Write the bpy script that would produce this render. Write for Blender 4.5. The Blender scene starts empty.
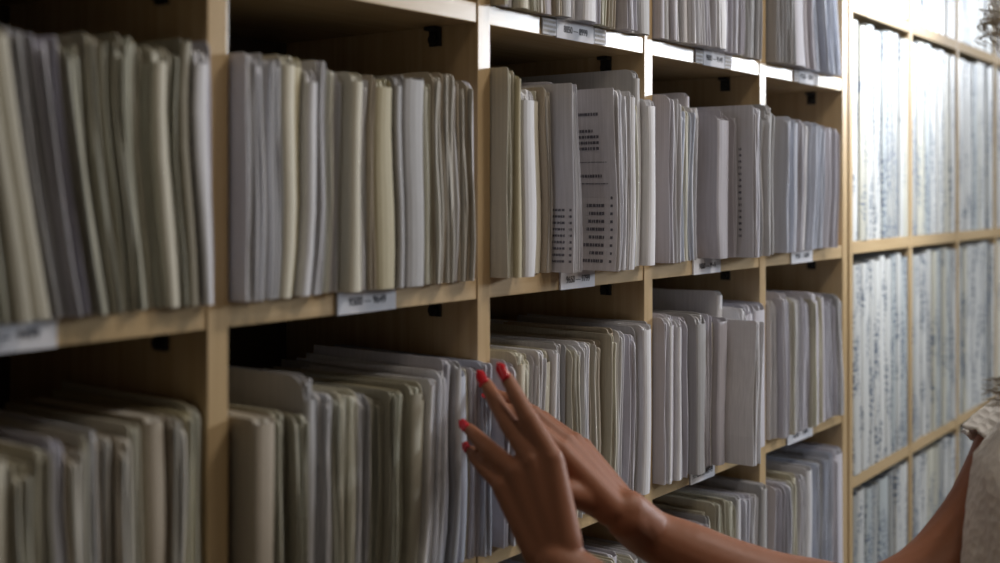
import bpy, bmesh, math, random
from mathutils import Vector, Matrix
random.seed(11)
R = random.Random(5)
scn = bpy.context.scene
COL = scn.collection

# ------------------------------------------------------------------ camera maths
CAM = Vector((-1.0375, -0.80, 1.50))
FW = Vector((.8, .6, 0)); RT = Vector((.6, -.8, 0)); UP = Vector((0, 0, 1))
def PX(px, py, f):                      # point seen at a pixel of the photo, f metres along the view axis
    return CAM + FW*f + RT*((px-500)/1200*f) + UP*((195-py)/1200*f)
def DV(r, u, t): return (RT*r + UP*u - FW*t).normalized()
def hitX(px, y=0.0):                    # shelf-front position along the aisle
    r = (px-500)/1200
    return CAM.x + (y-CAM.y)/(.6-.8*r)*(.8+.6*r)

# ------------------------------------------------------------------ helpers
def tag(o, label=None, cat=None, group=None, kind=None):
    if label: o['label'] = label
    if cat: o['category'] = cat
    if group: o['group'] = group
    if kind: o['kind'] = kind
    return o
def obj(name, bm, mats, parent=None, M=None, smooth=False):
    me = bpy.data.meshes.new(name)
    bmesh.ops.recalc_face_normals(bm, faces=bm.faces[:])
    bm.to_mesh(me); bm.free()
    if not isinstance(mats, (list, tuple)): mats = [mats]
    for m in mats: me.materials.append(m)
    if smooth:
        for p in me.polygons: p.use_smooth = True
    o = bpy.data.objects.new(name, me); COL.objects.link(o)
    if parent: o.parent = parent
    if M is not None: o.matrix_local = M
    return o
def empty(name, loc=(0,0,0), rz=0, parent=None):
    o = bpy.data.objects.new(name, None); COL.objects.link(o)
    o.location = loc; o.rotation_euler = (0, 0, rz); o.empty_display_size = .05
    if parent: o.parent = parent
    return o
def box(bm, x0, x1, y0, y1, z0, z1, bev=0.0, mi=0):
    vs = [bm.verts.new((x, y, z)) for x in (x0, x1) for y in (y0, y1) for z in (z0, z1)]
    fs = [(0,1,3,2),(4,6,7,5),(0,4,5,1),(2,3,7,6),(0,2,6,4),(1,5,7,3)]
    faces = [bm.faces.new([vs[i] for i in f]) for f in fs]
    for f in faces: f.material_index = mi
    if bev > 0:
        es = list({e for f in faces for e in f.edges})
        bmesh.ops.bevel(bm, geom=es, offset=bev, segments=2, affect='EDGES', profile=.7)
def shell(bm, A, B, mi=0):
    """two matching grids of points (outer A, inner B) closed into a solid sheet"""
    n, m = len(A), len(A[0])
    a = [[bm.verts.new(p) for p in r] for r in A]
    b = [[bm.verts.new(p) for p in r] for r in B]
    def q(*v):
        f = bm.faces.new(v); f.material_index = mi
    for i in range(n-1):
        for j in range(m-1):
            q(a[i][j], a[i+1][j], a[i+1][j+1], a[i][j+1])
            q(b[i][j], b[i][j+1], b[i+1][j+1], b[i+1][j])
    for i in range(n-1):
        q(a[i][0], b[i][0], b[i+1][0], a[i+1][0]); q(a[i][-1], a[i+1][-1], b[i+1][-1], b[i][-1])
    for j in range(m-1):
        q(a[0][j], a[0][j+1], b[0][j+1], b[0][j]); q(a[-1][j], b[-1][j], b[-1][j+1], a[-1][j+1])

# ------------------------------------------------------------------ materials
def mat(name, col, rough=.6, spec=.5):
    m = bpy.data.materials.new(name); m.use_nodes = True
    b = m.node_tree.nodes['Principled BSDF']
    b.inputs['Base Color'].default_value = (*col, 1); b.inputs['Roughness'].default_value = rough
    b.inputs['Specular IOR Level'].default_value = spec
    return m
def N(m, t, **k):
    n = m.node_tree.nodes.new(t)
    for a, v in k.items(): setattr(n, a, v)
    return n
def L(m, a, b): m.node_tree.links.new(a, b)
def bsdf(m): return m.node_tree.nodes['Principled BSDF']
def wood(name, c1, c2, axis, rough=.3, spec=.5):
    m = mat(name, c1, rough, spec)
    tc = N(m, 'ShaderNodeTexCoord'); mp = N(m, 'ShaderNodeMapping')
    s = [60, 60, 60]; s['xyz'.index(axis)] = 2.2
    mp.inputs['Scale'].default_value = s
    nz = N(m, 'ShaderNodeTexNoise'); nz.inputs['Scale'].default_value = 1.6; nz.inputs['Detail'].default_value = 5
    nz.inputs['Distortion'].default_value = .6
    cr = N(m, 'ShaderNodeValToRGB')
    cr.color_ramp.elements[0].position = .3; cr.color_ramp.elements[0].color = (*c2, 1)
    cr.color_ramp.elements[1].position = .7; cr.color_ramp.elements[1].color = (*c1, 1)
    L(m, tc.outputs['Object'], mp.inputs['Vector']); L(m, mp.outputs[0], nz.inputs['Vector'])
    L(m, nz.outputs['Fac'], cr.inputs['Fac']); L(m, cr.outputs[0], bsdf(m).inputs['Base Color'])
    bp = N(m, 'ShaderNodeBump'); bp.inputs['Strength'].default_value = .12; bp.inputs['Distance'].default_value = .001
    L(m, nz.outputs['Fac'], bp.inputs['Height']); L(m, bp.outputs[0], bsdf(m).inputs['Normal'])
    return m
def paper(name, col, rough=.62, var=.22, spec=.35):
    """paper: vertical worn streaks and small tone change from one file to the next"""
    m = mat(name, col, rough, spec)
    tc = N(m, 'ShaderNodeTexCoord'); mp = N(m, 'ShaderNodeMapping'); mp.inputs['Scale'].default_value = (420, 420, 6)
    nz = N(m, 'ShaderNodeTexNoise'); nz.inputs['Scale'].default_value = 1; nz.inputs['Detail'].default_value = 3
    nb = N(m, 'ShaderNodeTexNoise'); nb.inputs['Scale'].default_value = 28; nb.inputs['Detail'].default_value = 4
    L(m, tc.outputs['Object'], mp.inputs['Vector']); L(m, mp.outputs[0], nz.inputs['Vector'])
    L(m, tc.outputs['Object'], nb.inputs['Vector'])
    oi = N(m, 'ShaderNodeObjectInfo')
    a = N(m, 'ShaderNodeMath', operation='MULTIPLY_ADD'); a.inputs[1].default_value = var; a.inputs[2].default_value = 1-var*.75
    L(m, oi.outputs['Random'], a.inputs[0])
    s = N(m, 'ShaderNodeMath', operation='MULTIPLY_ADD'); s.inputs[1].default_value = .45; s.inputs[2].default_value = .78
    L(m, nz.outputs['Fac'], s.inputs[0])
    mu = N(m, 'ShaderNodeMath', operation='MULTIPLY'); L(m, a.outputs[0], mu.inputs[0]); L(m, s.outputs[0], mu.inputs[1])
    mx = N(m, 'ShaderNodeVectorMath', operation='SCALE'); mx.inputs[0].default_value = col
    L(m, mu.outputs[0], mx.inputs['Scale']); L(m, mx.outputs[0], bsdf(m).inputs['Base Color'])
    bp = N(m, 'ShaderNodeBump'); bp.inputs['Strength'].default_value = .35; bp.inputs['Distance'].default_value = .002
    L(m, nb.outputs['Fac'], bp.inputs['Height']); L(m, bp.outputs[0], bsdf(m).inputs['Normal'])
    return m

WOOD_V = wood('birch_vertical', (.56, .41, .235), (.46, .325, .17), 'z', .27)
WOOD_H = wood('birch_horizontal', (.56, .41, .235), (.46, .325, .17), 'x', .27)
BACK = mat('hardboard_back', (.10, .07, .05), .7)
BLACK = mat('black_plastic', (.015, .014, .013), .35)
CARD = mat('label_card', (.70, .70, .74), .75, .2)
STRIP = mat('label_side_strip', (.50, .47, .44), .8, .2)
INK = mat('black_ink', (.02, .02, .03), .8, .2)
GREYINK = mat('faded_ink', (.14, .14, .17), .8, .2)
PAL = {
 'white': (paper('paper_white', (.74, .73, .75)), paper('pages_white', (.74, .73, .75))),
 'bluish white': (paper('paper_bluish', (.55, .58, .67)), paper('pages_bluish', (.66, .69, .77))),
 'lilac grey': (paper('paper_lilac', (.56, .54, .59)), paper('pages_lilac', (.66, .65, .70))),
 'grey': (paper('paper_grey', (.44, .43, .43)), paper('pages_grey', (.62, .61, .62))),
 'cream': (paper('paper_cream', (.61, .57, .46)), paper('pages_cream', (.66, .64, .55))),
 'yellowed': (paper('paper_yellowed', (.54, .48, .32)), paper('pages_yellowed', (.62, .60, .48))),
 'beige': (paper('paper_beige', (.47, .40, .31)), paper('pages_beige', (.62, .59, .53))),
 'olive grey': (paper('paper_olive', (.40, .37, .29)), paper('pages_olive', (.56, .55, .46))),
}
SHEEN = paper('printed_sheet', (.66, .65, .69), .5)

def envelope_mat(name, col, dens):
    """record envelope: white card with handwriting down the spine (a pattern fixed on the object)"""
    m = paper(name, col, .34, .18, .5)
    for l in [l for l in m.node_tree.links if l.to_socket == bsdf(m).inputs['Base Color']]:
        src = l.from_socket; m.node_tree.links.remove(l)
    tc = N(m, 'ShaderNodeTexCoord'); oi = N(m, 'ShaderNodeObjectInfo')
    ad = N(m, 'ShaderNodeVectorMath', operation='ADD'); cb = N(m, 'ShaderNodeCombineXYZ')
    k = N(m, 'ShaderNodeMath', operation='MULTIPLY'); k.inputs[1].default_value = 37.
    L(m, oi.outputs['Random'], k.inputs[0]); L(m, k.outputs[0], cb.inputs[2]); L(m, k.outputs[0], cb.inputs[0])
    L(m, tc.outputs['Object'], ad.inputs[0]); L(m, cb.outputs[0], ad.inputs[1])
    def noise(scale, vec, det=2):
        mp = N(m, 'ShaderNodeMapping'); mp.inputs['Scale'].default_value = vec
        n = N(m, 'ShaderNodeTexNoise'); n.inputs['Scale'].default_value = scale; n.inputs['Detail'].default_value = det
        L(m, ad.outputs[0], mp.inputs['Vector']); L(m, mp.outputs[0], n.inputs['Vector']); return n.outputs['Fac']
    def ramp(s, a, b):
        r = N(m, 'ShaderNodeMapRange'); r.inputs['From Min'].default_value = a; r.inputs['From Max'].default_value = b
        L(m, s, r.inputs['Value']); return r.outputs[0]
    fine = ramp(noise(1, (95, 0, 150), 2), .47, .54)     # strokes
    words = ramp(noise(1, (34, 0, 8), 1), .56-dens, .62-dens)
    mu = N(m, 'ShaderNodeMath', operation='MULTIPLY'); L(m, fine, mu.inputs[0]); L(m, words, mu.inputs[1])
    mx = N(m, 'ShaderNodeMix', data_type='RGBA')
    L(m, mu.outputs[0], mx.inputs['Factor']); L(m, src, mx.inputs['A']); mx.inputs['B'].default_value = (.14, .17, .22, 1)
    L(m, mx.outputs['Result'], bsdf(m).inputs['Base Color'])
    return m
ENV = {'white': envelope_mat('envelope_white', (.60, .61, .60), .06),
       'pale grey': envelope_mat('envelope_grey', (.38, .39, .38), .10),
       'pale blue': envelope_mat('envelope_blue', (.46, .50, .51), .12),
       'ivory': envelope_mat('envelope_ivory', (.55, .54, .46), .04)}

# ------------------------------------------------------------------ shelving
T = .022
ZB = {0: 1.709, 1: 1.409, 2: 1.1135, 3: .817, 4: .52, 5: .223, -1: 2.006, -2: 2.303}   # top of each shelf board
COLX = [-.7270, -.3685, 0.0, .3584, .7168, 1.0655]      # upright centres
ORD = ['zeroth','first','second','third','fourth','fifth','sixth','seventh','eighth','ninth','tenth','eleventh','twelfth',
 'thirteenth','fourteenth','fifteenth','sixteenth','seventeenth','eighteenth','nineteenth','twentieth','twenty-first',
 'twenty-second','twenty-third','twenty-fourth','twenty-fifth','twenty-sixth','twenty-seventh','twenty-eighth']

unit = empty('shelving_unit', (0, 0, 0))
tag(unit, 'light birch shelving unit with numbered cards, filled with small paper files', 'shelving unit')
for x in COLX:
    bm = bmesh.new(); box(bm, x-T/2, x+T/2, 0, .30, 0, 2.325, .0012); obj('side_panel', bm, WOOD_V, unit)
for c in range(5):
    for r, z in ZB.items():
        bm = bmesh.new(); box(bm, COLX[c]+T/2+.0003, COLX[c+1]-T/2-.0003, .0015, .30, z-T, z, .0010); obj('shelf_board', bm, WOOD_H, unit)
bm = bmesh.new(); box(bm, COLX[0]-T/2, COLX[-1]+T/2, .3003, .306, 0, 2.325); obj('back_panel', bm, BACK, unit)
for r in (-1, 0, 1, 2):                                   # small black shelf supports under the boards
    for c in range(5):
        z = ZB[r]-T; x = COLX[c+1]-T/2-.0003
        bm = bmesh.new()
        box(bm, x-.004, x, .050, .066, z-.022, z-.0005, .001)
        box(bm, x-.013, x-.003, .050, .066, z-.005, z-.0005, .001)
        v = bmesh.ops.create_cone(bm, cap_ends=True, segments=16, radius1=.0055, radius2=.004, depth=.006,
              matrix=Matrix.Translation((x-.006, .058, z-.015)) @ Matrix.Rotation(math.pi/2, 4, 'Y'))
        obj('shelf_bracket', bm, BLACK, unit)

def text_mesh(name, s, size, m, parent, M):
    cu = bpy.data.curves.new(name, 'FONT'); cu.body = s; cu.size = size; cu.extrude = .00012
    cu.align_x = 'CENTER'; cu.align_y = 'CENTER'; cu.offset = .0001
    t = bpy.data.objects.new(name, cu); COL.objects.link(t)
    dg = bpy.context.evaluated_depsgraph_get(); me = bpy.data.meshes.new_from_object(t.evaluated_get(dg))
    bpy.data.objects.remove(t); me.name = name
    me.materials.clear(); me.materials.append(m)
    o = bpy.data.objects.new(name, me); COL.objects.link(o); o.parent = parent; o.matrix_local = M
    return o
def shelf_card(row, pxa, pxb, s, strips=False, dz=0):
    xa, xb = hitX(pxa), hitX(pxb); z = ZB[row]-T/2+dz
    bm = bmesh.new(); box(bm, xa, xb, -.0012, .0014, z-.0112, z+.0112, .0002)
    l = obj('shelf_card', bm, CARD, unit); tag(l, 'white card printed '+s)
    text_mesh('printed_number', s, .0118, INK, l, Matrix.Translation(((xa+xb)/2, -.00135, z)) @ Matrix.Rotation(math.pi/2, 4, 'X') @ Matrix.Diagonal((.80, .95, 1, 1)))
    if strips:
        w = (xb-xa)*.34
        for a, b in ((xa-w-.001, xa-.001), (xb+.0015, xb+.0015+w)):
            bm = bmesh.new(); box(bm, a, b, -.0010, .0014, z-.0095, z+.0095, .0002)
            st = obj('printed_strip', bm, CARD, unit)
            bm = bmesh.new()
            for k in range(3):
                zz = z+.0055-k*.0055; x = a+.001
                while x < b-.002:
                    ww = R.uniform(.001, .003); box(bm, x, min(x+ww, b-.001), -.0012, -.0010, zz-.0014, zz+.0014); x += ww+R.uniform(.0004, .001)
            obj('printed_lines', bm, STRIP, st)
shelf_card(0, 556, 593, '8850 — 8999', True)
shelf_card(0, 703, 724, '9000 — 9149', True)
shelf_card(0, 799, 813, '9150 — 9299', True)
shelf_card(1, -48, 56, '9350 — 9499')
shelf_card(1, 337, 395, '9500 — 9649')
shelf_card(1, 560, 594, '9650 — 9799')
shelf_card(1, 693, 720, '9800 — 9949')
shelf_card(1, 791, 812, '9950 — 10099')
shelf_card(2, 690, 714, '10400 — 10549')
shelf_card(2, 787, 812, '10550 — 10699')

# ------------------------------------------------------------------ paper files
class Slot:
    """the space one file has between its neighbours; f runs 0..1 across it"""
    def __init__(s, xb0, xb1, xt0, xt1, z, H, bow, fan=0):
        s.__dict__.update(dict(a=xb0, b=xb1, c=xt0, d=xt1, z=z, H=H, bow=bow, fan=fan))
    def p(s, f, y, zz):
        t = zz/s.H
        l = s.a+(s.c-s.a)*t; r = s.b+(s.d-s.b)*t
        bw = s.bow[0]+(s.bow[1]-s.bow[0])*f; b2 = s.bow[2]+(s.bow[3]-s.bow[2])*f
        x = l+(r-l)*f + bw*math.sin(math.pi*min(t, 1)) + b2*math.sin(2*math.pi*min(t, 1)) + s.fan*max(0, -y)
        return Vector((x, y, s.z+zz))
def ys(y0, y1, r): return [y0, y0+.12*r, y0+.35*r, y0+.7*r, y0+r, y0+(y1-y0)*.45, y1]
def topz(y, y0, r, h, slope):
    d = y-y0
    c = r-math.sqrt(max(0, r*r-(r-d)**2)) if d < r else 0
    return h-c+slope*d
ZF = [0, .04, .2, .4, .6, .8, .93, 1.0]
def sheet(bm, S, f, y0, y1, h, r, slope=0, t=.0007, wob=0, mi=0, zlift=0):
    w = max(.002, S.b-S.a); df = t/max(w, (w+S.d-S.c)/2)
    f = min(f, .955-df)
    ph = R.uniform(0, 6); wx = min(.3*wob, .035*min(w, S.d-S.c))
    A, B = [], []
    for y in ys(y0, y1, r):
        ra, rb = [], []
        tz = topz(y, y0, r, h, slope)
        front = max(0, 1-(y-y0)/.05)
        for k in ZF:
            zz = zlift + .0003 + (tz-zlift)*k
            dy = wob*.4*math.sin(7*k+ph)*front
            ra.append(S.p(f, y+dy, zz) + Vector((wx*math.sin(5*k+ph)*front, 0, 0)))
            rb.append(S.p(f+df, y+dy, zz) + Vector((wx*math.sin(5*k+ph)*front, 0, 0)))
        A.append(ra); B.append(rb)
    shell(bm, A, B, mi)
def cover_fold(bm, S, y0, y1, h, r, slope, t=.0008):
    w = max(.003, S.b-S.a); pts = []
    Y = ys(y0, y1, r)[::-1]
    bl = min(.004, w*.28)
    for y in Y: pts.append((.06, y, .06+t/w, y))
    for a in (30, 60, 90, 120, 150):
        c, s_ = math.cos(math.radians(a)), math.sin(math.radians(a))
        pts.append((.5-.44*c, y0-bl*s_, .5-(.44-t/w)*c, y0-(bl-t)*s_))
    for y in Y[::-1]: pts.append((.94, y, .94-t/w, y))
    A, B = [], []
    for f, y, g, yy in pts:
        tz = topz(max(y, y0), y0, r, h, slope)
        A.append([S.p(f, y, .0003+tz*k) for k in ZF]); B.append([S.p(g, yy, .0003+tz*k) for k in ZF])
    shell(bm, A, B)

def on_sheet(S, f, y, z, h):
    n = [.0003+h*k for k in ZF]; i = max(0, min(len(n)-2, sum(1 for v in n if v < z)-1)); t = (z-n[i])/(n[i+1]-n[i])
    return S.p(f, y, n[i]).lerp(S.p(f, y, n[i+1]), t)
def dashes(bm, S, f, y_front, spec, h):
    """printed rows on the left face of a sheet; spec: (z, from, to, h) measured back from the front edge"""
    for z, a, b, hh in spec:
        y = a
        while y < b:
            wl = R.uniform(.0015, .0045); e = min(y+wl, b)
            q = []
            for yy, zz in ((y_front+y, z), (y_front+e, z), (y_front+e, z+hh), (y_front+y, z+hh)):
                q.append(on_sheet(S, f, yy, zz, h)-Vector((.0004, 0, 0)))
            vs = [bm.verts.new(v) for v in q]; v2 = [bm.verts.new(v+Vector((.0002, 0, 0))) for v in q]
            bm.faces.new(vs); bm.faces.new(v2[::-1])
            for i in range(4): bm.faces.new((vs[i], v2[i], v2[(i+1) % 4], vs[(i+1) % 4]))
            y = e+R.uniform(.0006, .0014)

NFILES = 0
def make_file(S, h, prot, depth, pal, style, label, group, text=None, r=None):
    global NFILES; NFILES += 1
    cm, pm = PAL[pal]
    x0 = (S.a+S.b)/2
    base = Vector((x0, 0, S.z))
    root = empty('paper_file', base); tag(root, label, 'file', group)
    off = Matrix.Translation(-base)
    y0 = -prot; y1 = depth-prot; r = r or R.choice([.004, .006, .01, .014])
    slope = 0 if text else R.uniform(-.02, .02)
    w = S.b-S.a
    bm = bmesh.new()
    if style == 'fold':
        cover_fold(bm, S, y0, y1, h, r, slope)
    else:
        sheet(bm, S, .05, y0, y1, h, r, slope, .0008, 0 if text else .003)
        sheet(bm, S, .88, y0+R.uniform(-.004, .006), y1, h-R.uniform(0, .006), r, slope, .0008, .0015)
    cov = obj('cover', bm, SHEEN if text else cm, root, off)
    bm = bmesh.new()
    n = max(2, min(6, int(w/.0026)))
    ymax = y0+.003 if style == 'fold' else None
    for i in range(n):
        f = .16+.66*(i+.5)/n
        if style == 'fold': yy = y0+R.uniform(.0005, .004)
        else: yy = y0+R.uniform(-.004, .009)
        hh = h-R.uniform(.001, .012) if style != 'fold' else h-R.uniform(.001, .008)
        sheet(bm, S, f, yy, y1-.01, hh, R.choice([.002, .004, .008]), R.uniform(-.02, .02), R.choice([.0007, .0012, min(.002, w*.13)]), .003)
    obj('pages', bm, pm, root, off)
    if text:
        bm = bmesh.new(); dashes(bm, S, .05, y0, text, h); obj('printed_text', bm, GREYINK, cov)
    return root

def bounds(x0, x1, n, jit=.55):
    ws = [1+R.uniform(-jit, jit) for _ in range(n)]; s = sum(ws); out = [x0]
    for w in ws: out.append(out[-1]+(x1-x0)*w/s)
    out[-1] = x1
    return out
def fill_cell(col, row, segs, where, group):
    """segs: (px start, px end, files, lean start, lean end, height, sticking out, [colours], extra dict)"""
    xl = COLX[col]+T/2+.0015; xr = COLX[col+1]-T/2-.0015
    z = ZB[row]; items = []; lab = []
    for sg in segs:
        pa, pb, n, la, lb, h, pr, pals = sg[:8]; ex = sg[8] if len(sg) > 8 else {}
        a, b = max(xl, hitX(pa)), min(xr, hitX(pb))
        bs = bounds(a, b, n)
        for i in range(n):
            t = i/max(1, n); t2 = (i+1)/max(1, n)
            items.append(dict(a=bs[i], b=bs[i+1], ta=bs[i]+la+(lb-la)*t, tb=bs[i+1]+la+(lb-la)*t2,
                h=h+R.uniform(-.009, .005), pr=pr+R.uniform(-.009, .007), pal=R.choice(pals), ex=ex))
    for k in range(1, len(items)):
        j = R.uniform(-.3, .3)*min(items[k]['b']-items[k]['a'], items[k-1]['b']-items[k-1]['a'])
        items[k-1]['tb'] += j; items[k]['ta'] = items[k-1]['tb']
    # keep the tops inside the compartment and in order
    prev = xl
    for it in items:
        it['ta'] = max(it['ta'], prev); it['tb'] = max(it['tb'], it['ta']+.0035); prev = it['tb']
    nxt = xr
    for it in reversed(items):
        it['tb'] = min(it['tb'], nxt); it['ta'] = min(it['ta'], it['tb']-.0035); nxt = it['ta']
    H = .22; bw = [0]; b2 = [0]
    for it in items:
        w_ = min(it['b']-it['a'], it['tb']-it['ta'])*.16
        bw.append(max(-.005, min(.005, bw[-1]+R.uniform(-w_, w_)))); b2.append(max(-.0025, min(.0025, b2[-1]+R.uniform(-w_, w_)*.6)))
    for k in range(len(bw)):
        e = min(1, k/2, (len(bw)-1-k)/2); bw[k] *= e; b2[k] *= e
    for k, it in enumerate(items):
        ex = it['ex']; h = it['h'] if 'h' not in ex else ex['h']
        S = Slot(it['a'], it['b'], it['ta'], it['tb'], z, H, (bw[k], bw[k+1], b2[k], b2[k+1]), 0)
        h = min(h, ZB[row-1]-T-z-.012)
        style = ex.get('style') or R.choice(['fold', 'open', 'open', 'open'])
        w = it['b']-it['a']; dx = (it['ta']+it['tb']-it['a']-it['b'])/2
        adj = []
        adj.append('thick' if w > .019 else 'thin' if w < .010 else 'folded' if style == 'fold' else 'open-edged')
        adj.append(it['pal'])
        lean = ' leaning left' if dx < -.012 else ' leaning right' if dx > .012 else ''
        what = ex.get('what', ' '.join(adj)+' paper file'+lean)
        lb = '%s, %s from left, %s' % (what, ORD[k+1], where)
        lab.append((lb, it['a'], h))
        dep = ex.get('depth', R.uniform(.16, .205)) + it['pr']
        make_file(S, h, it['pr'] if 'pr' not in ex else ex['pr'], min(dep, .27), it['pal'], style, lb, group, ex.get('text'), ex.get('r'))

W, BW, LG, G, C_, Y_, BE, OG = 'white', 'bluish white', 'lilac grey', 'grey', 'cream', 'yellowed', 'beige', 'olive grey'
textA = [(.012+.0075*k, .003, .007, .0028) for k in range(9)] + [(.012+.0075*k, .013, .030, .0028) for k in range(9)]
textB = [(.010+.0095*k, .006, .0095, .0032) for k in range(9)] + [(.010+.0095*k, .018, R.uniform(.036, .05), .0038) for k in range(8)] + \
        [(.104, .012, .05, .0012), (.112, .02, .05, .0035), (.130, .012, .05, .0008), (.145, .022, .05, .0035), (.152, .022, .05, .0035), (.159, .022, .05, .0035), (.166, .030, .05, .0035), (.186, .022, .05, .0035)]
textC = [(.03+.009*k, .018, .0225, .0035) for k in range(15)]
# upper row, standing on the board with the 9350..10099 cards
fill_cell(0, 1, [(-170, -40, 5, -.03, -.035, .206, .01, [BE, OG, G]), (-40, 48, 4, -.036, -.034, .206, .012, [LG, C_, G, OG]),
    (48, 84, 2, -.034, -.03, .209, .005, [LG, G]), (86, 122, 3, -.03, -.022, .212, .008, [BE, OG, C_]),
    (122, 160, 4, -.02, -.010, .216, .008, [BE, OG, C_, OG]), (160, 192, 3, -.010, -.006, .218, .010, [Y_, OG, C_]),
    (194, 206, 2, -.005, -.004, .220, .012, [W, LG])], 'far left column, upper row', 'paper files, far left column, upper row')
fill_cell(1, 1, [(231, 250, 2, 0, 0, .213, .021, [C_, W]), (250, 268, 1, 0, .002, .212, .012, [G]), (268, 290, 2, .002, .012, .211, .010, [Y_, C_]),
    (290, 312, 2, .012, .006, .212, .012, [W]), (312, 334, 2, .006, .010, .213, .012, [C_, W]), (334, 348, 1, .010, .006, .209, .012, [C_], dict(style='fold')),
    (348, 364, 2, .006, .002, .209, .010, [BE, W]), (364, 384, 1, .002, .001, .211, .008, [Y_], dict(style='fold')),
    (384, 412, 2, .001, .001, .212, .012, [OG, G], dict(style='fold')), (412, 426, 2, .001, 0, .213, .010, [C_, W]), (426, 468, 6, 0, -.002, .213, .008, [G, BE, LG, C_])],
    'second column, upper row', 'paper files, second column, upper row')
fill_cell(2, 1, [(491, 504, 2, 0, 0, .226, .023, [Y_, C_]), (504, 516, 1, .001, .001, .216, .020, [W], dict(style='fold')), (516, 550, 4, .001, -.004, .216, .002, [C_, LG, W, BE]),
    (550, 562, 1, -.006, -.008, .229, .030, [W], dict(style='open', text=textA, depth=.20, what='white printed list sheet sticking out with ragged edge', r=.003, pr=.032)),
    (562, 576, 1, -.008, -.002, .222, .006, [LG], dict(h=.226)),
    (576, 584, 1, -.002, .001, .219, .05, [W], dict(style='open', text=textB, depth=.18, what='lilac white contents page with printed rows facing out', r=.002, pr=.055)),
    (584, 598, 2, .001, .002, .214, .046, [W, C_]), (598, 620, 3, .002, .002, .212, .03, [C_, W, LG]),
    (620, 628, 1, .0, .0, .25, .022, [G], dict(h=.252, depth=.21, style='fold', what='tall grey folder rising above all its neighbours', r=.012)),
    (628, 641, 2, .0, -.002, .212, .02, [LG, W])], 'third column, upper row', 'paper files, third column, upper row')
fill_cell(3, 1, [(652, 662, 2, 0, 0, .222, .026, [LG, W]), (662, 694, 6, 0, .004, .215, .012, [W, LG, BW, C_]), (694, 702, 1, .0, .0, .24, -.03, [LG], dict(h=.238, pr=-.02, depth=.2, style='fold', what='tall lilac folder set back and showing above', r=.006)),
    (702, 712, 1, .004, .006, .21, .024, [LG]), (712, 720, 2, .004, .002, .214, .02, [C_, LG]),
    (720, 728, 1, .002, .002, .222, .052, [LG], dict(style='open', text=textC, what='lilac sheet with a dotted printed column facing out', r=.006, pr=.052)),
    (728, 744, 3, .006, .006, .216, .040, [LG, W, G]), (744, 756, 2, .003, .001, .224, .028, [G, LG])], 'fourth column, upper row', 'paper files, fourth column, upper row')
fill_cell(4, 1, [(766, 781, 4, .004, .012, .216, .030, [LG, BW]), (781, 796, 3, .014, .02, .215, .024, [LG, W]), (796, 825, 5, .02, .014, .212, .018, [BW, LG, BW]), (825, 833, 1, .012, .008, .208, .014, [LG])],
    'fifth column, upper row', 'paper files, fifth column, upper row')
# top row, only the lower ends in view
fill_cell(2, 0, [(492, 560, 9, -.004, -.002, .215, .012, [C_, BE, G, LG, Y_]), (560, 612, 6, 0, 0, .215, .014, [BE, Y_, LG, G, W]), (612, 641, 3, 0, 0, .215, .016, [G, OG, LG])],
    'third column, topmost row', 'paper files, third column, topmost row')
fill_cell(3, 0, [(652, 690, 7, 0, -.006, .212, .014, [LG, W, G]), (690, 712, 3, -.006, -.008, .215, .026, [LG, C_, W]), (712, 740, 4, -.004, -.002, .215, .012, [OG, BE, LG]), (740, 756, 2, 0, 0, .21, .014, [G])],
    'fourth column, topmost row', 'paper files, fourth column, topmost row')
fill_cell(4, 0, [(766, 782, 3, -.004, -.012, .212, .018, [W, G]), (782, 806, 4, -.012, -.022, .212, .018, [LG, C_]), (806, 834, 6, -.022, -.03, .212, .016, [BW, LG, BW])],
    'fifth column, topmost row', 'paper files, fifth column, topmost row')
# second row
fill_cell(0, 2, [(-60, 38, 4, -.004, -.004, .205, .02, [OG, C_]), (38, 60, 2, -.006, -.002, .208, .014, [LG, G]), (60, 120, 5, 0, 0, .205, .010, [OG, C_, BE, G]), (120, 205, 7, 0, 0, .208, .004, [C_, OG, BE, Y_])],
    'far left column, middle row', 'paper files, far left column, middle row')
fill_cell(1, 2, [(232, 252, 1, 0, 0, .205, .028, [BE], dict(style='fold')), (252, 290, 3, 0, .002, .200, .02, [OG, C_, G]), (290, 300, 1, .004, .004, .226, .012, [G], dict(style='fold', h=.224, r=.022, what='tall grey round-cornered folder')),
    (300, 340, 3, .004, .004, .204, .020, [OG, G, C_]), (340, 378, 4, .006, .010, .200, .024, [Y_, OG, BE, G]), (378, 402, 2, .014, .016, .198, .026, [C_, OG], dict(style='fold')),
    (402, 424, 3, .016, .012, .208, .02, [LG, W, G]), (424, 450, 3, .012, .004, .215, .018, [LG, G, LG]), (450, 477, 4, .002, 0, .210, .012, [BW, LG, C_])],
    'second column, middle row', 'paper files, second column, middle row')
fill_cell(2, 2, [(491, 530, 6, .002, .006, .208, .014, [LG, C_, W]), (530, 570, 6, .006, .010, .210, .012, [C_, LG, G, W]), (570, 610, 6, .010, .010, .214, .012, [BE, LG, C_, W]), (610, 640, 5, .006, .001, .217, .012, [LG, W, G])],
    'third column, middle row', 'paper files, third column, middle row')
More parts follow.
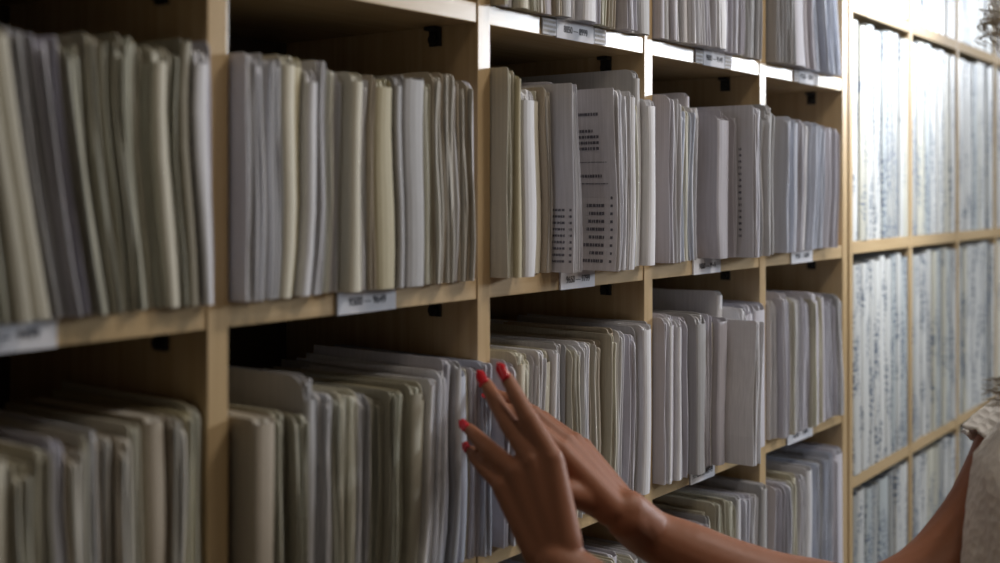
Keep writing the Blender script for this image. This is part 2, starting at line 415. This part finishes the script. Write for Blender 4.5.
fill_cell(3, 2, [(652, 680, 7, .002, 0, .222, .014, [LG, W]), (680, 690, 1, 0, 0, .222, .020, [G], dict(style='fold')), (690, 704, 5, 0, .002, .214, .012, [LG, C_, BE]),
    (704, 712, 1, .006, .008, .212, .02, [LG]), (712, 720, 1, .01, .01, .214, .06, [W], dict(style='open', depth=.2, pr=.064, what='wide white sheet sticking far out', r=.003)),
    (720, 728, 1, .006, .004, .243, .0, [W], dict(h=.243, pr=-.012, depth=.22, style='fold', what='tall white folder set back above the rest')), (728, 756, 4, .002, 0, .224, .016, [LG, W])],
    'fourth column, middle row', 'paper files, fourth column, middle row')
fill_cell(4, 2, [(766, 790, 5, .001, -.002, .226, .012, [C_, LG, W]), (790, 818, 6, -.004, -.012, .220, .014, [C_, W, LG]), (818, 835, 3, -.014, -.016, .210, .014, [LG, G])],
    'fifth column, middle row', 'paper files, fifth column, middle row')
# third row
fill_cell(2, 3, [(540, 641, 10, .002, .002, .226, .01, [G, LG, W, C_])], 'third column, lowest row', 'paper files, third column, lowest row')
fill_cell(3, 3, [(652, 700, 8, .002, .002, .226, .01, [G, LG, W, C_]), (700, 756, 9, .002, 0, .236, .012, [C_, LG, G, W])],
    'fourth column, lowest row', 'paper files, fourth column, lowest row')
fill_cell(4, 3, [(766, 795, 7, .002, 0, .228, .014, [C_, W, LG]), (795, 828, 7, 0, -.004, .236, .014, [BW, LG, G, W]), (828, 836, 1, -.004, -.004, .236, .012, [G, LG])],
    'fifth column, lowest row', 'paper files, fifth column, lowest row')

# ------------------------------------------------------------------ the tall unit further along
ANG = math.radians(1.56)
tall = empty('shelving_unit', (1.0875, 0, 0), ANG)
tag(tall, 'light birch shelving unit with tall compartments of handwritten white envelopes', 'shelving unit')
TW = .018; RZ = [1.859, 1.415, .985, .555, .125, 2.29]
RC = [TW/2 + k*.3655 for k in range(5)]
for x in RC:
    bm = bmesh.new(); box(bm, x-TW/2, x+TW/2, 0, .30, 0, 2.36, .0012); obj('side_panel', bm, WOOD_V, tall)
for c in range(4):
    for z in RZ:
        bm = bmesh.new(); box(bm, RC[c]+TW/2+.0003, RC[c+1]-TW/2-.0003, .001, .30, z-.023, z, .001); obj('shelf_board', bm, WOOD_H, tall)
bm = bmesh.new(); box(bm, RC[0]-TW/2, RC[-1]+TW/2, .3003, .306, 0, 2.36); obj('back_panel', bm, BACK, tall)
rowname = {0: 'top row', 1: 'second row down', 2: 'third row down', 3: 'bottom visible row'}
zrow = {0: 1.859, 1: 1.415, 2: .985, 3: .555}
hrow = {0: .408-.012, 1: .421-.010, 2: .407-.010, 3: .407-.010}
cname = ['first', 'second', 'third', 'fourth']
for r in range(4):
    for c in range(4):
        x0 = RC[c]+TW/2+.002; x1 = RC[c+1]-TW/2-.002
        n = R.randint(8, 9) if c < 3 else 8
        bs = bounds(x0, x1, n, .4)
        for i in range(n):
            w = bs[i+1]-bs[i]
            S = Slot(bs[i], bs[i+1], bs[i], bs[i+1], zrow[r], .4, (0, 0, 0, 0))
            key = R.choice(['white', 'white', 'white', 'pale grey', 'pale blue', 'ivory'])
            h = hrow[r]+R.uniform(-.008, .004); y0 = -.001+R.uniform(0, .005)
            base = Vector((x0*0+(bs[i]+bs[i+1])/2, y0, zrow[r]))
            rt = empty('record_envelope', tall.matrix_basis @ base); 
            Mt = Matrix.Rotation(ANG, 4, 'Z').to_3x3()
            wp = Vector((1.0875, 0, 0)) + Mt @ base
            rt.location = wp; rt.rotation_euler = (0, 0, ANG)
            tag(rt, 'tall %s envelope with written spine, %s from left, %s column, %s' % (key, ORD[i+1], cname[c], rowname[r]), 'envelope', 'tall envelopes in the far unit')
            off = Matrix.Translation(-base)
            bm = bmesh.new(); cover_fold(bm, S, y0+.003, y0+.26, h, .003, 0, .0010); obj('cover', bm, ENV[key], rt, off)
            bm = bmesh.new()
            for k in range(3): sheet(bm, S, .25+.2*k, y0+.006, y0+.25, h-.006-R.uniform(0, .008), .003, 0, .002)
            obj('pages', bm, PAL['white'][1], rt, off)

# ------------------------------------------------------------------ room
FLOORM = mat('grey_linoleum', (.06, .055, .05), .5)
WALLM = mat('cream_paint', (.50, .46, .38), .8)
WALLD = mat('dark_panel', (.10, .085, .07), .8)
CEILM = mat('ceiling_paint', (.15, .145, .13), .9)
def struct(name, bx, m):
    bm = bmesh.new()
    for b in bx: box(bm, *b)
    return tag(obj(name, bm, m), kind='structure')
for m_, sc in ((FLOORM, 9), (WALLM, 60), (CEILM, 40)):
    nz = N(m_, 'ShaderNodeTexNoise'); nz.inputs['Scale'].default_value = sc
    tc = N(m_, 'ShaderNodeTexCoord'); L(m_, tc.outputs['Object'], nz.inputs['Vector'])
    bp = N(m_, 'ShaderNodeBump'); bp.inputs['Strength'].default_value = .1; L(m_, nz.outputs['Fac'], bp.inputs['Height']); L(m_, bp.outputs[0], bsdf(m_).inputs['Normal'])
XE, YF, YB, XN, ZC = 4.0, -3.5, .36, -2.6, 3.0
WY0, WY1, WZ0, WZ1 = -3.3, -1.15, 1.95, 2.5
struct('floor', [(XN-.1, XE+.3, YF-.1, YB+.1, -.1, 0)], FLOORM)
struct('ceiling', [(XN-.1, XE+.3, YF-.1, YB+.1, ZC, ZC+.1)], CEILM)
struct('wall_back', [(XN-.1, XE+.2, YB, YB+.1, 0, ZC)], WALLM)
struct('wall_front', [(XN-.1, XE+.2, YF-.1, YF, 0, ZC)], WALLD)
struct('wall_left', [(XN-.1, XN, YF, YB, 0, ZC)], WALLD)
struct('wall_right', [(XE, XE+.2, YF, WY0, 0, ZC), (XE, XE+.2, WY1, YB, 0, ZC), (XE, XE+.2, WY0, WY1, 0, WZ0), (XE, XE+.2, WY0, WY1, WZ1, ZC)], WALLM)
FR = mat('white_frame_paint', (.75, .75, .73), .4)
struct('window_1', [(XE+.02, XE+.07, WY0, WY1, WZ0, WZ0+.05), (XE+.02, XE+.07, WY0, WY1, WZ1-.05, WZ1), (XE+.02, XE+.07, WY0, WY0+.05, WZ0, WZ1),
    (XE+.02, XE+.07, WY1-.05, WY1, WZ0, WZ1), (XE+.02, XE+.07, -2.0, -1.95, WZ0, WZ1)], FR)
GL = mat('window_glass', (1, 1, 1), .02)
nt = GL.node_tree; tr = N(GL, 'ShaderNodeBsdfTransparent'); gl = N(GL, 'ShaderNodeBsdfGlossy'); gl.inputs['Roughness'].default_value = .02
mxs = N(GL, 'ShaderNodeMixShader'); mxs.inputs[0].default_value = .06
L(GL, tr.outputs[0], mxs.inputs[1]); L(GL, gl.outputs[0], mxs.inputs[2]); L(GL, mxs.outputs[0], nt.nodes['Material Output'].inputs['Surface'])
bm = bmesh.new(); box(bm, XE+.04, XE+.045, WY0+.05, WY1-.05, WZ0+.05, WZ1-.05); tag(obj('window_2', bm, GL), kind='structure')

# ------------------------------------------------------------------ light
def area(name, loc, tgt, sx, sy, power, col):
    l = bpy.data.lights.new(name, 'AREA'); l.shape = 'RECTANGLE'; l.size = sx; l.size_y = sy; l.energy = power; l.color = col
    o = bpy.data.objects.new(name, l); COL.objects.link(o); o.location = loc
    o.rotation_euler = (Vector(tgt)-Vector(loc)).to_track_quat('-Z', 'Y').to_euler(); return o
area('window_daylight', (XE+.15, (WY0+WY1)/2, (WZ0+WZ1)/2), (0, (WY0+WY1)/2, (WZ0+WZ1)/2), WY1-WY0, WZ1-WZ0, 150, (.86, .92, 1))
area('overhead_fill', (-.28, -.90, 2.9), (-.28, -.70, 0), .35, .35, 4.0, (1, .84, .66))  # warm fill added overhead, no visible fixture; lifts the left-facing pages
area('overhead_fill', (.85, -1.1, 2.95), (.85, -.70, 0), .5, .25, 15.0, (1, .93, .86))  # unseen fill added to brighten the file fronts of the middle columns
sl = bpy.data.lights.new('aisle_spot', 'SPOT'); sl.energy = 130; sl.spot_size = math.radians(43); sl.spot_blend = .4; sl.shadow_soft_size = .08; sl.color = (.92, .96, 1)
so = bpy.data.objects.new('aisle_spot', sl); COL.objects.link(so); so.location = (1.22, -.60, 2.68)
so.rotation_euler = (Vector((1.28, 0, 2.0))-so.location).to_track_quat('-Z', 'Y').to_euler()
w = bpy.data.worlds.new('World'); scn.world = w; w.use_nodes = True
w.node_tree.nodes['Background'].inputs[0].default_value = (.7, .8, 1, 1); w.node_tree.nodes['Background'].inputs[1].default_value = .3

# ------------------------------------------------------------------ the person reaching into the files
SKIN = mat('skin', (.29, .122, .068), .52, .35)
bsdf(SKIN).inputs['Subsurface Weight'].default_value = .08
bsdf(SKIN).inputs['Subsurface Radius'].default_value = (.012, .004, .002)
_n = N(SKIN, 'ShaderNodeTexNoise'); _n.inputs['Scale'].default_value = 260; _n.inputs['Detail'].default_value = 4
_t = N(SKIN, 'ShaderNodeTexCoord'); L(SKIN, _t.outputs['Object'], _n.inputs['Vector'])
_b = N(SKIN, 'ShaderNodeBump'); _b.inputs['Strength'].default_value = .25; _b.inputs['Distance'].default_value = .0006
L(SKIN, _n.outputs['Fac'], _b.inputs['Height']); L(SKIN, _b.outputs[0], bsdf(SKIN).inputs['Normal'])
NAIL = mat('red_nail_varnish', (.62, .02, .035), .18, .6)
LACE = mat('white_lace', (.78, .77, .75), .85, .2)
_v = N(LACE, 'ShaderNodeTexVoronoi'); _v.inputs['Scale'].default_value = 95
_t = N(LACE, 'ShaderNodeTexCoord'); L(LACE, _t.outputs['Object'], _v.inputs['Vector'])
_b = N(LACE, 'ShaderNodeBump'); _b.inputs['Strength'].default_value = .8; _b.inputs['Distance'].default_value = .003
L(LACE, _v.outputs['Distance'], _b.inputs['Height']); L(LACE, _b.outputs[0], bsdf(LACE).inputs['Normal'])
HAIR = mat('fair_hair', (.46, .40, .31), .35, .6)
SKIRT = mat('dark_cloth', (.04, .04, .05), .9, .2)
EYE = mat('eye_white', (.7, .68, .65), .2)

def W(r, u, f): return CAM + FW*f + RT*r + UP*u
body = bmesh.new()
def frame(d):
    d = d.normalized(); a = d.orthogonal().normalized(); return a, d.cross(a)
def ball(bm, c, r, sx=None):
    M = Matrix.Translation(c)
    if sx is not None: M = M @ sx
    nu, nv = 16, 10
    top_ = bm.verts.new(M @ Vector((0, 0, r))); bot_ = bm.verts.new(M @ Vector((0, 0, -r))); rows = []
    for j in range(1, nv):
        a = math.pi*j/nv; rows.append([bm.verts.new(M @ Vector((r*math.sin(a)*math.cos(6.2831853*k/nu), r*math.sin(a)*math.sin(6.2831853*k/nu), r*math.cos(a)))) for k in range(nu)])
    for k in range(nu):
        k2 = (k+1) % nu
        bm.faces.new((top_, rows[0][k], rows[0][k2])); bm.faces.new((bot_, rows[-1][k2], rows[-1][k]))
        for j in range(nv-2): bm.faces.new((rows[j][k], rows[j+1][k], rows[j+1][k2], rows[j][k2]))
def cap(bm, a, b, ra, rb):
    ball(bm, a, ra); ball(bm, b, rb)
    d = b-a
    if d.length < 1e-5: return
    u_, w_ = frame(d); nu = 18
    r1 = [bm.verts.new(a+(u_*math.cos(6.2831853*k/nu)+w_*math.sin(6.2831853*k/nu))*ra) for k in range(nu)]
    r2 = [bm.verts.new(b+(u_*math.cos(6.2831853*k/nu)+w_*math.sin(6.2831853*k/nu))*rb) for k in range(nu)]
    bm.faces.new(r1[::-1]); bm.faces.new(r2)
    for k in range(nu): bm.faces.new((r1[k], r1[(k+1) % nu], r2[(k+1) % nu], r2[k]))
def chain(bm, pts):
    for (a, ra), (b, rb) in zip(pts, pts[1:]): cap(bm, a, b, ra, rb)
def smooth_chain(bm, pts, n=5):
    out = []
    P = [pts[0]] + pts + [pts[-1]]
    for i in range(1, len(P)-2):
        for k in range(n):
            t = k/n; p0, p1, p2, p3 = [P[j][0] for j in (i-1, i, i+1, i+2)]
            q = .5*((2*p1)+(-p0+p2)*t+(2*p0-5*p1+4*p2-p3)*t*t+(-p0+3*p1-3*p2+p3)*t**3)
            s = t*t*(3-2*t); out.append((q, P[i][1]*(1-s)+P[i+1][1]*s))
    out.append(pts[-1]); chain(bm, out)
nails = []
def hand(wr, F, Nn, side, dirs, curl, lens, thumb):
    """wr wrist centre, F towards the fingers, Nn out of the back of the hand, side 1 = left hand"""
    F = F.normalized(); Nn = (Nn-F*Nn.dot(F)).normalized(); Tt = F.cross(Nn)*side     # Tt towards the thumb
    mcp = [wr+F*.090+Tt*.027, wr+F*.094+Tt*.008+Nn*.002, wr+F*.089-Tt*.011+Nn*.001, wr+F*.080-Tt*.029-Nn*.003]
    base = [wr+F*.012+Tt*.014, wr+F*.010+Tt*.005, wr+F*.010-Tt*.006, wr+F*.012-Tt*.015]
    for i in range(4):
        cap(body, base[i], mcp[i], .0155, .0112)
        cap(body, base[i]-Nn*.007, mcp[i]-Nn*.004-F*.006, .014, .010)
        ball(body, mcp[i]+Nn*.0022, .0098)
    for i in range(3): cap(body, (base[i]+base[i+1])/2, (mcp[i]+mcp[i+1])/2-F*.008, .013, .0095)
    for i in range(3): cap(body, wr+F*.02+Tt*(.006-.005*i)+Nn*.0110, mcp[i]+Nn*.0085-F*.006, .0025, .0022)   # tendons
    L3 = [(.043, .026, .021), (.047, .030, .022), (.043, .028, .021), (.034, .021, .019)]
    R4 = [(.0100, .0087, .0077, .0066), (.0102, .0090, .0079, .0067), (.0096, .0084, .0074, .0063), (.0086, .0074, .0066, .0056)]
    R4 = [tuple(v*1.06 for v in q) for q in R4]
    for i in range(4):
        d = dirs[i].normalized(); ax = d.cross(Nn).normalized(); p = mcp[i]; pts = [(p, R4[i][0])]; sc = lens[i]
        for j in range(3):
            d = (Matrix.Rotation(-curl[i][j], 3, ax) @ d).normalized()
            q = p+d*L3[i][j]*sc; pts.append((q, R4[i][j+1])); last = (p, q, d); p = q
        chain(body, pts)
        for k in (1, 2): ball(body, pts[k][0]+ax.cross(d)*0, pts[k][1]*1.06)
        nd = ax.cross(last[2]).normalized()
        if nd.dot(Nn) < 0: nd = -nd
        nails.append((last[1]+last[2]*.0015+nd*(R4[i][3]*.80), last[2], nd, R4[i][3]))
    # thumb from the side of the palm near its base
    b0 = wr+F*.026+Tt*.014-Nn*.007
    t1 = b0+thumb[0].normalized()*.044; t2 = t1+thumb[1].normalized()*.033; t3 = t2+thumb[2].normalized()*.025
    chain(body, [(b0, .0150), (t1, .0125), (t2, .0102), (t3, .0078)])
    cap(body, wr+F*.018+Tt*.006-Nn*.010, t1-thumb[0].normalized()*.01-Tt*.002, .015, .0125)
    nt_ = (Tt*.6+Nn*.6); dd = thumb[2].normalized(); nt_ = (nt_-dd*nt_.dot(dd)).normalized()
    nails.append((t3+dd*.0015+nt_*.0063, dd, nt_, .0082))
    return Tt

# near hand (left), raised in front of the shelves with the fingers spread
wl = PX(557, 560, 1.13)
Fl = DV(-.30, .88, -.22); Nl = DV(-.25, .10, .95)
hand(wl, Fl, Nl, 1, [DV(-.52, .82, -.24), DV(-.52, .70, -.48), DV(-.66, .40, -.64), DV(-.60, .40, -.70)],
     [(.05, .12, .10), (.06, .14, .12), (.05, .18, .12), (.05, .2, .15)], (1., 1., .92, .95),
     [DV(-.06, .50, -.86), DV(-.16, .45, -.86), DV(-.20, .5, -.8)])
# far hand (right), back of the hand up and fingertips on the files
wr_ = PX(624, 514, 1.238)
Fr = DV(-.60, .72, -.24); Nr = DV(.72, .60, .34)
hand(wr_, Fr, Nr, -1, [DV(-.70, .66, -.18), DV(-.68, .64, -.22), DV(-.70, .58, -.26), DV(-.72, .5, -.28)],
     [(.05, .20, .14), (.07, .22, .16), (.08, .22, .18), (.10, .24, .18)], (.92, .95, .95, .95),
     [DV(-.80, .30, .35), DV(-.88, .42, .05), DV(-.85, .5, -.1)])
# arms
elr = PX(868, 606, 1.27); shr = PX(1026, 446, 1.31)
smooth_chain(body, [(wr_-Fr*.004, .0235), (PX(650, 534, 1.265), .0270), (PX(700, 559, 1.26), .0335), (PX(760, 584, 1.26), .0375), (PX(820, 598, 1.265), .0395), (elr, .0400), (PX(926, 585, 1.28), .0425), (PX(982, 526, 1.30), .0455), (shr, .050)])
cap(body, wr_+DV(.3, .2, 0)*.004, PX(650, 532, 1.265), .023, .025)
ell = W(.290, -.500, 1.06); shl = W(.535, -.290, .985)
wA = wl-Fl*.004
smooth_chain(body, [(wA, .0240), (wA.lerp(ell, .16), .0265), (wA.lerp(ell, .45), .0350), (wA.lerp(ell, .8), .0400), (ell, .0395), (ell.lerp(shl, .5), .043), (shl, .050)])
# trunk, neck and legs as one lofted form
FC = -RT                      # the way the person faces
CX, CF = .607, 1.15
def loft(bm, secs, off=0, n=28, rip=0, nr=0, cap_=True):
    rings = []
    for (u, fo, hw, hd) in secs:
        c = W(CX, u, CF) + FC*fo; ring = []
        for k in range(n):
            a = 2*math.pi*k/n; rr = 1+rip*math.sin(nr*a)
            ring.append(c + FW*math.cos(a)*(hw+off)*rr + FC*math.sin(a)*(hd+off)*rr)
        rings.append(ring)
    return rings
def solid(bm, rings):
    v = [[bm.verts.new(p) for p in r] for r in rings]; n = len(v[0])
    for i in range(len(v)-1):
        for k in range(n): bm.faces.new((v[i][k], v[i][(k+1) % n], v[i+1][(k+1) % n], v[i+1][k]))
    bm.faces.new(v[0]); bm.faces.new(v[-1][::-1])
TS = [(-.86, -.01, .15, .10), (-.76, -.01, .168, .112), (-.66, -.005, .155, .105), (-.55, 0, .128, .09), (-.46, .01, .137, .10), (-.385, .02, .15, .118),
      (-.32, .012, .155, .105), (-.27, .0, .155, .085), (-.235, -.005, .13, .07), (-.205, -.01, .085, .058)]
solid(body, loft(body, TS))
nb = W(CX, -.24, CF)-FC*.005; hc = W(CX+.026, .015, CF+.0)+FC*.015
cap(body, nb, hc-UP*.07, .056, .052)
for s in (-1, 1):
    hip = W(CX, -.84, CF)+FW*s*.085; kn = W(CX, -1.06, CF)+FW*s*.085+FC*.01; an = Vector((kn.x, kn.y, .08))-FC*.02
    chain(body, [(hip, .080), (kn, .055), (kn.lerp(an, .4)-FC*.01, .052), (an, .034)])
    chain(body, [(an-UP*.03, .036), (an-UP*.045+FC*.16, .028)])
# head: skull, jaw, nose, lips, ears
def ell_m(a, b, c): return Matrix(((RT.x*-a, FW.x*b, 0, 0), (RT.y*-a, FW.y*b, 0, 0), (0, 0, c, 0), (0, 0, 0, 1)))
ball(body, hc+UP*.03-FC*.012, 1, ell_m(.093, .074, .092)); ball(body, hc-UP*.03+FC*.018, 1, ell_m(.068, .056, .078))
ball(body, hc-UP*.088+FC*.050, .020)
chain(body, [(hc+UP*.022+FC*.080, .009), (hc-UP*.012+FC*.094, .010), (hc-UP*.018+FC*.086, .013)])
for s in (-1, 1):
    ball(body, hc+UP*.034+FC*.070+FW*s*.030, .016); ball(body, hc-UP*.012+FC*.062+FW*s*.036, .020)
    ball(body, hc-UP*.004-FC*.008+FW*s*.074, 1, ell_m(.016, .007, .030)); ball(body, hc-UP*.047+FC*.078+FW*s*.008, .0085)
person = empty('person', Vector((hc.x, hc.y, 0)))
tag(person, 'person in a white lace top reaching left with both hands, red nail varnish', 'person')
off = Matrix.Translation(-Vector((hc.x, hc.y, 0)))
bo = obj('body', body, SKIN, person, off, True)
rm = bo.modifiers.new('join', 'REMESH'); rm.mode = 'VOXEL'; rm.voxel_size = .0026; rm.use_smooth_shade = True
sm = bo.modifiers.new('soften', 'SMOOTH'); sm.factor = .5; sm.iterations = 5
for (p, d, nn, r) in nails:
    s = d.cross(nn).normalized(); bm = bmesh.new(); A, B = [], []
    for i in range(7):
        a = (i/6-.5)*1.9; ra, rb = [], []
        for j in range(7):
            t = j/6; wd = r*.93*(1 if t < .6 else math.sqrt(max(.02, 1-((t-.6)/.4)**2))) * (1 if t > .15 else .85)
            l = -r*.7+t*r*2.9
            c = p+d*l+s*math.sin(a)*wd-nn*(1-math.cos(a))*r*.55+nn*(.0014-.0010*t*t)
            ra.append(c+nn*.0005); rb.append(c-nn*.0006)
        A.append(ra); B.append(rb)
    shell(bm, A, B); obj('fingernail', bm, NAIL, person, off, True)
for s in (-1, 1):
    bm = bmesh.new(); ball(bm, hc+UP*.012+FC*.071+FW*s*.031, .0125); obj('eye', bm, EYE, person, off, True)
# lace top with scalloped cap sleeves
bm = bmesh.new()
secs = TS[1:5]+[(-.385, .018, .156, .120), (-.32, .016, .160, .112), (-.27, .012, .163, .108), (-.235, .004, .150, .090), (-.205, .0, .100, .068)]
n = 96
def ripring(sec, o, i):
    u, fo, hw, hd = sec; c = W(CX, u, CF)+FC*fo; out = []
    for k in range(n+1):
        a = 2*math.pi*k/n; o2 = o+.003*math.sin(9*a+i*.7)+.0015*math.sin(23*a+i)
        out.append(c+FW*math.cos(a)*(hw+o2)+FC*math.sin(a)*(hd+o2))
    return out
fine = []
for a, b in zip(secs, secs[1:]):
    for k in range(3): fine.append(tuple(a[j]+(b[j]-a[j])*k/3 for j in range(4)))
fine.append(secs[-1])
shell(bm, [ripring(s, .012, i) for i, s in enumerate(fine)], [ripring(s, .0095, i) for i, s in enumerate(fine)])
bmesh.ops.remove_doubles(bm, verts=bm.verts[:], dist=.0002)
top = obj('lace_top', bm, LACE, person, off, True)
def sleeve(c, axis, r0, r1, ln, seed):
    bm = bmesh.new(); ax = axis.normalized(); a_, b_ = frame(ax); m = 72; A, B = [], []
    rr = random.Random(seed)
    ph = [rr.uniform(0, 6) for _ in range(4)]
    for i in range(13):
        t = i/12; ra, rb = [], []
        for k in range(m+1):
            a = 2*math.pi*k/m
            rad = r0+(r1-r0)*t**1.2+.007*t*math.sin(7*a+ph[0]+t)+.003*t*math.sin(17*a+ph[1])
            l = ln*t+(.006*abs(math.sin(9*a+ph[2]))*t if i > 9 else 0)
            p = c+ax*l+(a_*math.cos(a)+b_*math.sin(a))*rad
            ra.append(p); rb.append(p-(a_*math.cos(a)+b_*math.sin(a))*.0016)
        A.append(ra); B.append(rb)
    shell(bm, A, B); bmesh.ops.remove_doubles(bm, verts=bm.verts[:], dist=.0001)
    return obj('sleeve_frill', bm, LACE, top, None, True)
for (c, e, sd) in ((shr, PX(982, 526, 1.30), 3), (shl, ell, 4)):
    d = (e-c).normalized()
    o = sleeve(c-d*.035+UP*.004, d, .048, .060, .052, sd); o.matrix_local = off
top.matrix_local = off
for o in top.children: o.matrix_parent_inverse = Matrix.Identity(4); o.matrix_local = Matrix.Identity(4)
# hair: a cap with separate curling locks
bm = bmesh.new(); ball(bm, hc+UP*.045-FC*.028, 1, ell_m(.100, .088, .098)); ball(bm, hc-UP*.04-FC*.06, 1, ell_m(.06, .08, .13))
hr = random.Random(8)
def lock(pts, r):
    n_ = 5; rings = []
    P = [pts[0]]+pts+[pts[-1]]; Q = []
    for i in range(1, len(P)-2):
        for k in range(6):
            t = k/6; p0, p1, p2, p3 = P[i-1], P[i], P[i+1], P[i+2]
            Q.append(.5*((2*p1)+(-p0+p2)*t+(2*p0-5*p1+4*p2-p3)*t*t+(-p0+3*p1-3*p2+p3)*t**3))
    Q.append(pts[-1])
    for i, q in enumerate(Q):
        d = (Q[min(i+1, len(Q)-1)]-Q[max(i-1, 0)]); a_, b_ = frame(d); w_ = r*(1-.75*i/(len(Q)-1))
        rings.append([bm.verts.new(q+(a_*math.cos(6.283*k/n_)+b_*math.sin(6.283*k/n_))*w_) for k in range(n_)])
    for i in range(len(rings)-1):
        for k in range(n_): bm.faces.new((rings[i][k], rings[i][(k+1) % n_], rings[i+1][(k+1) % n_], rings[i+1][k]))
def rv(s): return Vector((hr.uniform(-s, s), hr.uniform(-s, s), hr.uniform(-s, s)))
for i in range(300):                      # long locks falling to the shoulders
    a = hr.uniform(-2.3, 2.3); s = -math.cos(a)*FC+FW*math.sin(a)
    k = hc-FC*.028; p0 = k+UP*.146+s*.012; pa = k+UP*.118+s*.070+rv(.003); p1 = k+UP*.045+s*.103+rv(.005); p2 = hc-FC*.02-UP*.06+s*.106+rv(.010); p3 = hc-FC*.02-UP*.18+s*.112+rv(.020)
    lock([p0, pa, p1, p2, p3], .0042)
for i in range(34):                       # curls standing out over the forehead
    e = PX(hr.uniform(984, 1008), hr.uniform(-14, 48), CF+hr.uniform(-.03, .07))
    p0 = hc+UP*.11+FC*hr.uniform(.0, .04)+FW*hr.uniform(-.04, .04)
    p1 = p0+UP*hr.uniform(.02, .06)+FC*.03+rv(.01)
    e2 = PX(hr.uniform(1003, 1026), hr.uniform(36, 74), CF+hr.uniform(-.02, .05))
    lock([p0, p1, e+UP*.01+rv(.004), e, e2], .0013)
for i in range(46):                       # wispy ends lying over the sleeve
    e = PX(hr.uniform(980, 1000), hr.uniform(376, 408), 1.20+hr.uniform(-.02, .03))
    p0 = hc+FC*.01+FW*.085-UP*.01; p1 = PX(hr.uniform(1035, 1050), hr.uniform(300, 330), 1.22); p2 = PX(hr.uniform(1014, 1030), hr.uniform(372, 392), 1.22)+rv(.006)
    lock([p0, p1, p2, e], .0015)
obj('hair', bm, HAIR, person, off, True)
# skirt to mid-calf
bm = bmesh.new()
def sk(u, hw, hd, o):
    c = W(CX, u, CF)-FC*.01
    return [c+FW*math.cos(6.2832*k/72)*(hw+o)*(1+.03*math.sin(k))+FC*math.sin(6.2832*k/72)*(hd+o)*(1+.03*math.sin(k)) for k in range(73)]
S5 = [(-.70, .175, .125), (-.80, .19, .14), (-.95, .205, .155), (-1.15, .22, .17)]
shell(bm, [sk(u, a, b, .01) for u, a, b in S5], [sk(u, a, b, .008) for u, a, b in S5]); bmesh.ops.remove_doubles(bm, verts=bm.verts[:], dist=.0001)
obj('skirt', bm, SKIRT, person, off, True)


# ------------------------------------------------------------------ camera
cd = bpy.data.cameras.new('camera'); cam = bpy.data.objects.new('camera', cd); COL.objects.link(cam)
cam.location = CAM; cam.rotation_euler = (math.pi/2, 0, -math.atan2(.8, .6))
cd.sensor_width = 36; cd.lens = 43.2; cd.shift_y = -(563/2-195)/1000
cd.clip_start = .02
cd.dof.use_dof = True; cd.dof.focus_distance = 1.52; cd.dof.aperture_fstop = 2.9
scn.camera = cam
scn.view_settings.view_transform = 'Standard'; scn.view_settings.look = 'None'
scn.view_settings.gamma = 1; scn.view_settings.use_curve_mapping = False
scn.view_settings.exposure = 0.45
print('FILES', NFILES)
